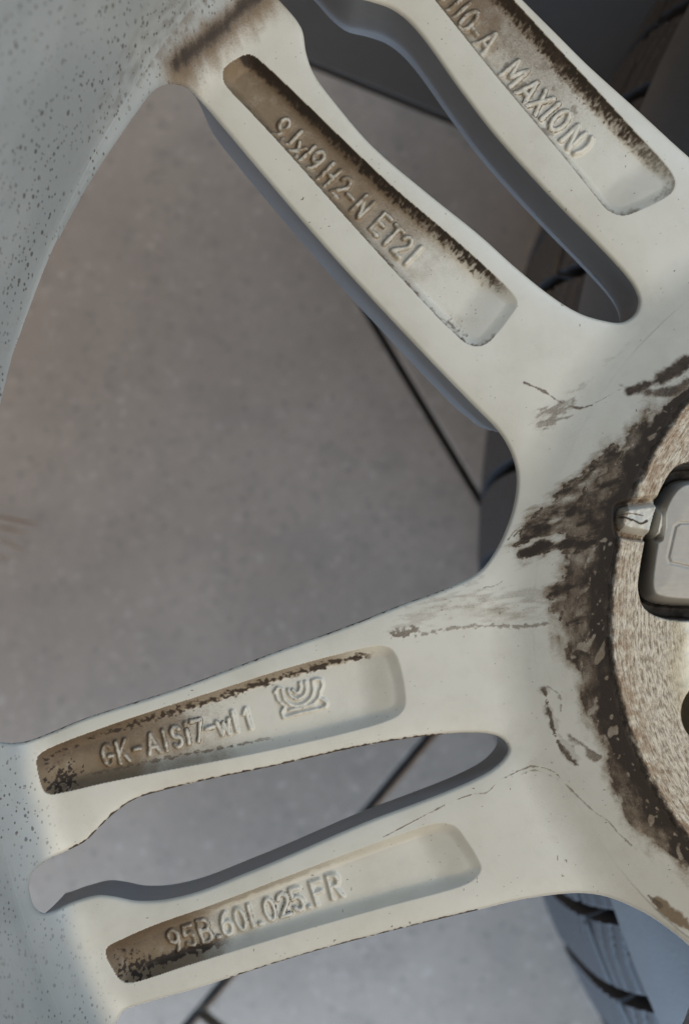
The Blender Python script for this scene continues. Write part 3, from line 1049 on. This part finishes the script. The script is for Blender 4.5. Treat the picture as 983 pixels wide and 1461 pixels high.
def pad_material():
    """machined mounting face: lathe marks, white oxide, rust towards the rim"""
    m, nt, bs = new_mat('corroded_mounting_face')
    tc = N(nt, 'ShaderNodeTexCoord').outputs['Object']
    sp = N(nt, 'ShaderNodeSeparateXYZ')
    nt.links.new(tc, sp.inputs[0])
    x, y = sp.outputs[0], sp.outputs[1]
    r = math_n(nt, 'SQRT', math_n(nt, 'ADD', math_n(nt, 'MULTIPLY', x, x), math_n(nt, 'MULTIPLY', y, y)))
    th = math_n(nt, 'ARCTAN2', y, x)
    cb = N(nt, 'ShaderNodeCombineXYZ')
    nt.links.new(math_n(nt, 'MULTIPLY', math_n(nt, 'ABSOLUTE', th), .0045), cb.inputs[0])
    nt.links.new(r, cb.inputs[1])
    turn = noise(nt, cb.outputs[0], 2100, 4, .65)       # drawn out round the axis
    cb2 = N(nt, 'ShaderNodeCombineXYZ')
    nt.links.new(math_n(nt, 'MULTIPLY', math_n(nt, 'ABSOLUTE', th), .026), cb2.inputs[0])
    nt.links.new(r, cb2.inputs[1])
    turn2 = noise(nt, cb2.outputs[0], 1500, 5, .7)
    nz = noise(nt, tc, 420, 5, .65)
    nl = noise(nt, tc, 90, 4)
    rr = math_n(nt, 'ADD', r, math_n(nt, 'MULTIPLY', math_n(nt, 'SUBTRACT', nl, .5), .009))
    ring = ramp(nt, rr, .0575, .0620)       # corroded outer ring
    clean = mixc(nt, ramp(nt, nl, .35, .65), (.64, .585, .46, 1), (.72, .68, .58, 1))
    pits = mixc(nt, ramp(nt, turn2, .34, .62), (.20, .14, .09, 1), (.66, .57, .45, 1))
    pits = mixc(nt, math_n(nt, 'MULTIPLY', ramp(nt, turn, .48, .68), .5), pits, (.74, .68, .57, 1))
    pits = mixc(nt, math_n(nt, 'MULTIPLY', ramp(nt, nz, .58, .74), .5), pits, (.15, .11, .08, 1))
    yel = ramp(nt, rr, .0645, .0600)
    pits = mixc(nt, math_n(nt, 'MULTIPLY', yel, .5), pits, (.52, .42, .25, 1))
    rust = math_n(nt, 'MULTIPLY', ramp(nt, rr, .0675, .0742), ramp(nt, nz, .40, .58))
    pits = mixc(nt, math_n(nt, 'MULTIPLY', rust, .6), pits, (.25, .135, .06, 1))
    c = mixc(nt, ring, clean, pits)
    dark = ramp(nt, math_n(nt, 'ADD', r, math_n(nt, 'MULTIPLY', math_n(nt, 'SUBTRACT', nz, .5), .0022)), .0739, .0749)
    c = mixc(nt, dark, c, (.07, .05, .038, 1))
    nt.links.new(c, bs.inputs['Base Color'])
    bs.inputs['Metallic'].default_value = .12
    bs.inputs['Roughness'].default_value = .5
    hh = math_n(nt, 'ADD', math_n(nt, 'MULTIPLY', turn, ring), math_n(nt, 'MULTIPLY', math_n(nt, 'ADD', turn2, nz), ring))
    bump(nt, bs, math_n(nt, 'ADD', hh, math_n(nt, 'MULTIPLY', turn, .15)), .75, .0004)
    return m


def boss_material():
    m, nt, bs = new_mat('cast_aluminium')
    tc = N(nt, 'ShaderNodeTexCoord').outputs['Object']
    nz = noise(nt, tc, 500, 4)
    mp = N(nt, 'ShaderNodeMapping')
    mp.inputs['Scale'].default_value = (.12, 1, 1)
    nt.links.new(tc, mp.inputs[0])
    st = noise(nt, mp.outputs[0], 1500, 3)
    c = mixc(nt, nz, (.37, .335, .29, 1), (.45, .41, .36, 1))
    c = mixc(nt, math_n(nt, 'MULTIPLY', st, .3), c, (.25, .225, .20, 1))
    nt.links.new(c, bs.inputs['Base Color'])
    bs.inputs['Roughness'].default_value = .5
    bs.inputs['Metallic'].default_value = .1
    bump(nt, bs, math_n(nt, 'ADD', nz, st), .3, .0002)
    return m


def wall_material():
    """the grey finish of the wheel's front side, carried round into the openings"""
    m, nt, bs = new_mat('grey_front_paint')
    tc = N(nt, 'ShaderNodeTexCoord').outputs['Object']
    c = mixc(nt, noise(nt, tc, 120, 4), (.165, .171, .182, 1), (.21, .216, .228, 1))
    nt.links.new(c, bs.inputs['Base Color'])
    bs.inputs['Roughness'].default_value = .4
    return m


M_PAINT = paint_material()
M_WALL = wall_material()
M_PAD = pad_material()
M_BOSS = boss_material()


def recess_material():  # mottled near-black aluminium of the recess round the boss
    m, nt, bs = new_mat('dark_aluminium')
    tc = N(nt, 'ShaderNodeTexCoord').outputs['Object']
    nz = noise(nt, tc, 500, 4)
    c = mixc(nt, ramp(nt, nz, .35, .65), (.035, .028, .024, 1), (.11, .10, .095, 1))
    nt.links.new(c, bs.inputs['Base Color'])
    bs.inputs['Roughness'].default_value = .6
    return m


M_RECESS = recess_material()


def make_mesh(name, verts, faces, normals=None, attrs=None, mat=None, parent=None, smooth=True):
    me = bpy.data.meshes.new(name)
    n = len(verts)
    me.vertices.add(n)
    me.vertices.foreach_set('co', (np.asarray(verts, np.float64) * MM).astype(np.float32).reshape(-1))
    faces = np.asarray(faces)
    nf = len(faces)
    k = faces.shape[1]
    me.loops.add(nf * k)
    me.loops.foreach_set('vertex_index', faces.astype(np.int32).reshape(-1))
    me.polygons.add(nf)
    me.polygons.foreach_set('loop_start', np.arange(0, nf * k, k, dtype=np.int32))
    me.update(calc_edges=True)
    me.polygons.foreach_set('use_smooth', np.full(nf, smooth, bool))
    for an, arr in (attrs or {}).items():
        a = me.attributes.new(an, 'FLOAT', 'POINT')
        a.data.foreach_set('value', np.asarray(arr, np.float32))
    if normals is not None:
        me.normals_split_custom_set_from_vertices(np.asarray(normals, np.float32))
    if mat:
        me.materials.append(mat)
    o = bpy.data.objects.new(name, me)
    COL.objects.link(o)
    if parent:
        o.parent = parent
    return o


def lathe(profile, seg, closed=False):
    P = np.array(profile, float)
    n = len(P)
    th = np.arange(seg) * 2 * math.pi / seg
    V = np.stack([P[None, :, 0] * np.cos(th)[:, None], P[None, :, 0] * np.sin(th)[:, None], np.broadcast_to(P[None, :, 1], (seg, n))], -1).reshape(-1, 3)
    F = []
    for s in range(seg):
        a, b = s * n, ((s + 1) % seg) * n
        for i in range(n if closed else n - 1):
            j = (i + 1) % n
            F.append((a + i, b + i, b + j, a + j))
    return V, np.array(F)


# ---------------------------------------------------------------- the wheel
wheel = bpy.data.objects.new('alloy_wheel', None)
COL.objects.link(wheel)
wheel['label'] = 'silver alloy wheel seen from behind, its paired spokes dusty, grimy around the hub'
wheel['category'] = 'wheel'


def joined(keys):
    vs, fs, ns, ga, da, o = [], [], [], [], [], 0
    for k in keys:
        for v, f, n, a in PARTS.get(k, []):
            vs.append(v)
            fs.append(f + o)
            ns.append(n)
            ga.append(a[0])
            da.append(a[1])
            o += len(v)
    return np.concatenate(vs), np.concatenate(fs), np.concatenate(ns), {'grime': np.concatenate(ga), 'dust': np.concatenate(da)}


hub = make_mesh('hub', *joined([100]), mat=M_PAINT, parent=wheel)
hub['label'] = 'grey hub cone caked with dark brown flaking grime'
pad_o = make_mesh('mounting_pad', *joined([101]), mat=M_PAD, parent=wheel)
pad_o['label'] = 'machined metal mounting face with rusty turning marks'
for k in range(110, 115):
    if k in PARTS:
        make_mesh('recess', *joined([k]), mat=M_RECESS, parent=pad_o)
make_mesh('cast_block', *joined([120]), mat=M_PAINT, parent=pad_o)
for k in range(103, 108):
    if k in PARTS:
        make_mesh('cast_boss', *joined([k]), mat=M_BOSS, parent=pad_o)
ITXT = {1: 'spoke', 0: 'spoke'}
SL = {3: ('dusty spoke with raised size marking 9Jx19 H2-N ET21', 'raised marking 9Jx19 H2-N ET21'),
      2: ('bluish white spoke with raised marking MAXION', 'raised marking 10-A MAXION'),
      0: ('cream spoke with raised alloy code GK-AlSi7 and an emblem', 'raised marking GK-AlSi7 and a ribbed emblem'),
      1: ('cream spoke with raised part number 95B.601.025.FR', 'raised marking 95B.601.025.FR')}
for k in range(12):
    if k * 4 not in PARTS:
        continue
    s = make_mesh('spoke', *joined([k * 4]), mat=M_PAINT, parent=wheel)
    if k in SL:
        s['label'] = SL[k][0]
    if k * 4 + 3 in PARTS:
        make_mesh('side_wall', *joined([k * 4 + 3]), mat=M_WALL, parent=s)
    if k * 4 + 1 in PARTS:
        make_mesh('pocket', *joined([k * 4 + 1]), mat=M_PAINT, parent=s)
    if k * 4 + 2 in PARTS:
        t_ = make_mesh('raised_lettering', *joined([k * 4 + 2]), mat=M_PAINT, parent=s)
        if k in SL:
            t_['label'] = SL[k][1]

# barrel: turned profile, inner side from the fillet up to the flange and back down the tyre side
prof = []
for a in np.linspace(74, 87, 8):
    prof.append((R0 + RF * math.sin(math.radians(a)), RF * (1 - math.cos(math.radians(a)))))
e = prof[-1]
for z in np.linspace(e[1] + 3, 120, 40):
    prof.append((e[0] + .2 + (z - e[1]) * .052, z))
prof += [(222.5, 138), (225, 150), (232, 158), (240, 161), (244, 164), (247, 170), (249, 170.5), (250, 169), (249.5, 164), (247, 160),
         (242, 157), (236, 150), (234, 140), (232, 120), (228, 90), (226, 60), (226, 20), (232, -8), (239, -18), (242, -34), (248, -42), (249, -49),
         (245, -51), (239, -46), (233, -36), (229, -20), (224, -6), (219, 2), (214.5, 8.5)]
V, F = lathe(prof, 420)
ang = np.degrees(np.arctan2(V[:, 1], V[:, 0])) % 360
smear = sstep(14, 3, np.abs(ang - 139.5)) * sstep(34, 14, V[:, 2])
brl = make_mesh('barrel', V, F[:, ::-1] if False else F[:, ::-1], attrs={'smear': smear}, mat=M_PAINT, parent=wheel)
brl['label'] = 'grey inner rim barrel peppered with dark specks'

# front side of the wheel (faces the floor)
def front_face():
    st = 2.4
    xs = np.arange(-222, 222, st)
    X, Y = np.meshgrid(xs, xs)
    Rr = np.hypot(X, Y)
    m = Rr - 188
    for P in openings:
        np.maximum(m, 1.2 + 7.5 * sstep(122, 108, Rr) - poly_sdf(X, Y, P[::2], 11.0), out=m)
    np.maximum(m, 33 - Rr, out=m)
    inm = m < 0
    f = inm[:-1, :-1] | inm[:-1, 1:] | inm[1:, :-1] | inm[1:, 1:]
    gy, gx = np.gradient(m, st)
    g2 = gx * gx + gy * gy + 1e-9
    o = ~inm
    X[o] -= np.clip(m * gx / g2, -4, 4)[o]
    Y[o] -= np.clip(m * gy / g2, -4, 4)[o]
    n = len(xs)
    idx = np.arange(n * n).reshape(n, n)
    j, i = np.nonzero(f)
    Q = np.stack([idx[j, i], idx[j + 1, i], idx[j + 1, i + 1], idx[j, i + 1]], 1)
    u, inv = np.unique(Q, return_inverse=True)
    V = np.stack([X, Y, np.full_like(X, Z_FRONT)], -1).reshape(-1, 3)[u]
    return V, inv.reshape(Q.shape)


V, F = front_face()
make_mesh('front_face', V, F, attrs={'grime': np.zeros(len(V)), 'dust': np.zeros(len(V))}, mat=M_PAINT, parent=wheel)

# ---------------------------------------------------------------- floor of stone tiles


def tile_material(name='stone_tile', k=1.0):
    m, nt, bs = new_mat(name)
    tc = N(nt, 'ShaderNodeTexCoord').outputs['Object']
    nl = noise(nt, tc, 9, 5)
    nm = noise(nt, tc, 55, 5)
    nf = noise(nt, tc, 260, 5, .7)
    c = mixc(nt, ramp(nt, nl, .3, .7), (.195, .170, .143, 1), (.240, .212, .182, 1))
    c = mixc(nt, math_n(nt, 'MULTIPLY', ramp(nt, nm, .48, .70), .5), c, (.165, .148, .13, 1))
    c = mixc(nt, math_n(nt, 'MULTIPLY', ramp(nt, nf, .55, .70), .7), c, (.12, .108, .098, 1))
    c = mixc(nt, math_n(nt, 'MULTIPLY', ramp(nt, nf, .44, .30), .5), c, (.35, .325, .295, 1))
    v = N(nt, 'ShaderNodeTexVoronoi')
    v.inputs['Scale'].default_value = 150
    nt.links.new(tc, v.inputs['Vector'])
    sep = N(nt, 'ShaderNodeSeparateColor')
    nt.links.new(v.outputs['Color'], sep.inputs[0])
    s = math_n(nt, 'MULTIPLY', ramp(nt, math_n(nt, 'ADD', v.outputs['Distance'], math_n(nt, 'MULTIPLY', nf, .3)), .36, .22), math_n(nt, 'GREATER_THAN', sep.outputs[0], .62))
    c = mixc(nt, math_n(nt, 'MULTIPLY', s, .45), c, (.07, .066, .062, 1))
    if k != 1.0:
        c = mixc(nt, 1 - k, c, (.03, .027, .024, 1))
    nt.links.new(c, bs.inputs['Base Color'])
    bs.inputs['Roughness'].default_value = .75
    bump(nt, bs, nf, .2, .0004)
    return m


def plain(name, col, rough=.8):
    m, nt, bs = new_mat(name)
    tc = N(nt, 'ShaderNodeTexCoord').outputs['Object']
    c = mixc(nt, noise(nt, tc, 120, 4), tuple(v * .7 for v in col) + (1,), tuple(v * 1.25 for v in col) + (1,))
    nt.links.new(c, bs.inputs['Base Color'])
    bs.inputs['Roughness'].default_value = rough
    return m


M_TILE = tile_material()
M_TILE2 = tile_material('shade_darkened_tile', .10)  # darker piece past the joint, its colour blackened further to stand for shade
M_GROUT = plain('dark_grout', (.10, .097, .095), .9)
M_STAIN = plain('brown_scuff', (.235, .19, .155), .8)

fv = np.array([(-2500, -2500, Z_FLOOR - 7), (2500, -2500, Z_FLOOR - 7), (2500, 2500, Z_FLOOR - 7), (-2500, 2500, Z_FLOOR - 7)])
floor = make_mesh('floor', fv, np.array([[0, 1, 2, 3]]), mat=M_GROUT, smooth=False)
floor['kind'] = 'structure'


def clip(poly, p, n):
    """part of a convex polygon where (q-p).n <= 0"""
    out = []
    for i in range(len(poly)):
        a, b = poly[i], poly[(i + 1) % len(poly)]
        da, db = np.dot(a - p, n), np.dot(b - p, n)
        if da <= 0:
            out.append(a)
        if da * db < 0:
            out.append(a + (b - a) * da / (da - db))
    return out


def split(poly, a, b, gap):
    a, b = np.array(a), np.array(b)
    d = (b - a) / np.linalg.norm(b - a)
    n = np.array([-d[1], d[0]])
    return clip(poly, a - n * gap / 2, n), clip(poly, a + n * gap / 2, -n)


zf = Z_FLOOR
sq = [np.array(v, float) for v in ((-1300, -1300), (1500, -1300), (1500, 1300), (-1300, 1300))]
L1 = (at(540, 470, zf), at(700, 736, zf))
L2 = (at(610, 1055, zf), at(290, 1437, zf))
L3 = (at(450, 95, zf), at(660, 180, zf))
tiles = []
lowp, upp = split(sq, *L2, 2.5)
tiles_tmp = []
for part in (lowp, upp):
    tiles_tmp.append(part)
# which side holds the big opening
pt = np.array(at(300, 700, zf))


def has(poly, q):
    s = [np.cross(np.append(poly[(i + 1) % len(poly)] - poly[i], 0), np.append(q - poly[i], 0))[2] for i in range(len(poly))]
    return all(v > 0 for v in s) or all(v < 0 for v in s)


A = tiles_tmp[0] if has(tiles_tmp[0], pt) else tiles_tmp[1]
B = tiles_tmp[1] if A is tiles_tmp[0] else tiles_tmp[0]
a1, a2 = split(A, *L1, 2.8)
left, right = (a1, a2) if has(a1, pt) else (a2, a1)
r1, r2 = split(right, *L3, 1.8)
d2 = np.array(L2[1]) - np.array(L2[0])
d2 /= np.linalg.norm(d2)
n2 = np.array([-d2[1], d2[0]])
base2 = np.array(L2[0])


def dice(poly, direction, normal, size, off):
    out = [poly]
    for k in range(-5, 6):
        p = base2 + normal * (off + size * k)
        nxt = []
        for q in out:
            x, y = split(q, p, p + direction, 4.0)
            nxt += [t for t in (x, y) if len(t) > 2]
        out = nxt
    return out


for q in dice(B, d2, n2, 600, 300) if False else [B]:
    tiles += dice(q, n2, d2, 620, -480)
for q in (left,):
    for t_ in dice(q, d2, n2, 640, 0):
        tiles += dice(t_, n2, d2, 900, 700)
tiles += [r1, r2]


def area2(p):
    p = np.array(p)
    return abs(np.sum(p[:, 0] * np.roll(p[:, 1], -1) - p[:, 1] * np.roll(p[:, 0], -1))) / 2


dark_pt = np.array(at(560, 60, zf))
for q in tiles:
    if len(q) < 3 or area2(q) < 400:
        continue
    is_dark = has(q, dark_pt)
    q = np.array(q)
    if np.sum(q[:, 0] * np.roll(q[:, 1], -1) - q[:, 1] * np.roll(q[:, 0], -1)) < 0:
        q = q[::-1]
    n = len(q)
    c = q.mean(0)
    ins = q - (q - c) / np.linalg.norm(q - c, axis=1, keepdims=True) * 0.8
    top = np.column_stack([ins, np.full(n, Z_FLOOR)])
    mid = np.column_stack([q, np.full(n, Z_FLOOR - 1.2)])
    bot = np.column_stack([q, np.full(n, Z_FLOOR - 8)])
    me = bpy.data.meshes.new('tile')
    Fs = [list(range(n))]
    for i in range(n):
        j = (i + 1) % n
        Fs.append([n + i, n + j, j, i])
        Fs.append([2 * n + i, 2 * n + j, n + j, n + i])
    me.from_pydata((np.concatenate([top, mid, bot]) * MM).tolist(), [], Fs)
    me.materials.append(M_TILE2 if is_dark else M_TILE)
    o = bpy.data.objects.new('tile', me)
    COL.objects.link(o)
    o.parent = floor

# scuffs on the tile, left of the big opening
for (p, q, wd) in (((-14, 738), (56, 752), 7), ((-14, 752), (40, 764), 5), ((0, 772), (38, 790), 4), ((-14, 796), (14, 800), 4)):
    a, b = np.array(at(*p, zf)), np.array(at(*q, zf))
    v = b - a
    n = np.array([-v[1], v[0]]) / np.linalg.norm(v)
    pts = []
    K = 9
    for s_ in (1, -1):
        for i in range(K):
            t = i / (K - 1)
            t = t if s_ > 0 else 1 - t
            ww = .7 * wd * S * (.25 + .75 * math.sin(math.pi * min(max(t, .04), .96))) * random.uniform(.6, 1.1)
            x = a + v * t + n * s_ * ww
            pts.append((x[0], x[1], Z_FLOOR + .3))
    me = bpy.data.meshes.new('scuff')
    me.from_pydata((np.array(pts[::-1]) * MM).tolist(), [], [list(range(len(pts)))])
    me.materials.append(M_STAIN)
    o = bpy.data.objects.new('scuff', me)
    COL.objects.link(o)
    o.parent = floor

# ---------------------------------------------------------------- tyre lying under the wheel


def rubber(name, col, sipes):
    m, nt, bs = new_mat(name)
    tc = N(nt, 'ShaderNodeTexCoord').outputs['Object']
    c = mixc(nt, noise(nt, tc, 60, 4), tuple(v * .75 for v in col) + (1,), tuple(v * 1.2 for v in col) + (1,))
    nt.links.new(c, bs.inputs['Base Color'])
    bs.inputs['Roughness'].default_value = .62
    bump(nt, bs, noise(nt, tc, 700, 3), .3, .0004)
    return m


M_TREAD = rubber('tread_rubber', (.020, .021, .024), True)
M_SIDE = rubber('sidewall_rubber', (.075, .077, .080), False)
TYRE_R, TYRE_W = 334.0, 205.0
tx, ty = at(1960, 800, -215)
tyre = bpy.data.objects.new('tyre', None)
COL.objects.link(tyre)
tyre.location = (tx * MM, ty * MM, Z_FLOOR * MM)
tyre['label'] = 'black rubber tyre with slanted tread grooves lying flat under the wheel'
tyre['category'] = 'tyre'
# tread: relief in (angle, height); grooves slant across, one runs round
seg, nz_ = 2200, 120
th = np.arange(seg) * 2 * math.pi / seg
Z_TOP = TYRE_W - 42
zz = np.linspace(14, Z_TOP, nz_)
TH, ZZ = np.meshgrid(th, zz, indexing='ij')
u = TH * TYRE_R                       # arc length
lat = (ZZ - (14 + Z_TOP) / 2) / ((Z_TOP - 14) / 2)
crown = 9.0 * np.abs(lat)**3.2
period = 2 * math.pi * TYRE_R / 76
TH = TH - (0.10 * ZZ + 4 * np.sin(ZZ / 40)) / TYRE_R      # mesh lines run along the slanted grooves
ph = u / period
gd = np.abs((ph % 1) - .5) * period    # distance from groove middle
groove = 12.0 * sstep(2.2, 1.7, np.abs(gd))
for zc, wd in ((Z_TOP - 24, 2.6),):
    groove = np.maximum(groove, 8.0 * sstep(wd, wd - 1.4, np.abs(ZZ - zc)))
sip = (ZZ / 7.0 + u / 26 + .12 * np.sin(u / 4)) % 1
groove = np.maximum(groove, .7 * sstep(.16, .06, np.abs(sip - .5)))
RR = TYRE_R - crown - groove
V = np.stack([RR * np.cos(TH), RR * np.sin(TH), ZZ], -1).reshape(-1, 3)
idx = np.arange(seg * nz_).reshape(seg, nz_)
nx_ = np.roll(idx, -1, axis=0)
F = np.stack([idx[:, :-1], nx_[:, :-1], nx_[:, 1:], idx[:, 1:]], -1).reshape(-1, 4)
make_mesh('tread', V, F, mat=M_TREAD, parent=tyre, smooth=False)
edge_r = TYRE_R - 9.0
sw = [(edge_r + 0.5, Z_TOP - .5), (edge_r + .2, Z_TOP + 4), (edge_r - 3, Z_TOP + 14), (edge_r - 8, Z_TOP + 26), (edge_r - 15, Z_TOP + 37), (edge_r - 26, TYRE_W), (edge_r - 45, TYRE_W + 1), (edge_r - 70, TYRE_W - 2),
      (edge_r - 86, TYRE_W - 9), (edge_r - 92, TYRE_W - 20), (edge_r - 88, TYRE_W - 26), (edge_r - 60, TYRE_W - 14), (edge_r - 20, TYRE_W - 30)]
V, F = lathe(sw, 240)
make_mesh('sidewall', V, F, mat=M_SIDE, parent=tyre)
V2 = V.copy()
V2[:, 2] = np.maximum(TYRE_W - V2[:, 2], 0.5)
V2[:, 2] = np.where(np.hypot(V2[:, 0], V2[:, 1]) > edge_r - 20, np.minimum(V2[:, 2], 14.5), V2[:, 2])
make_mesh('sidewall', V2, F[:, ::-1], mat=M_SIDE, parent=tyre)
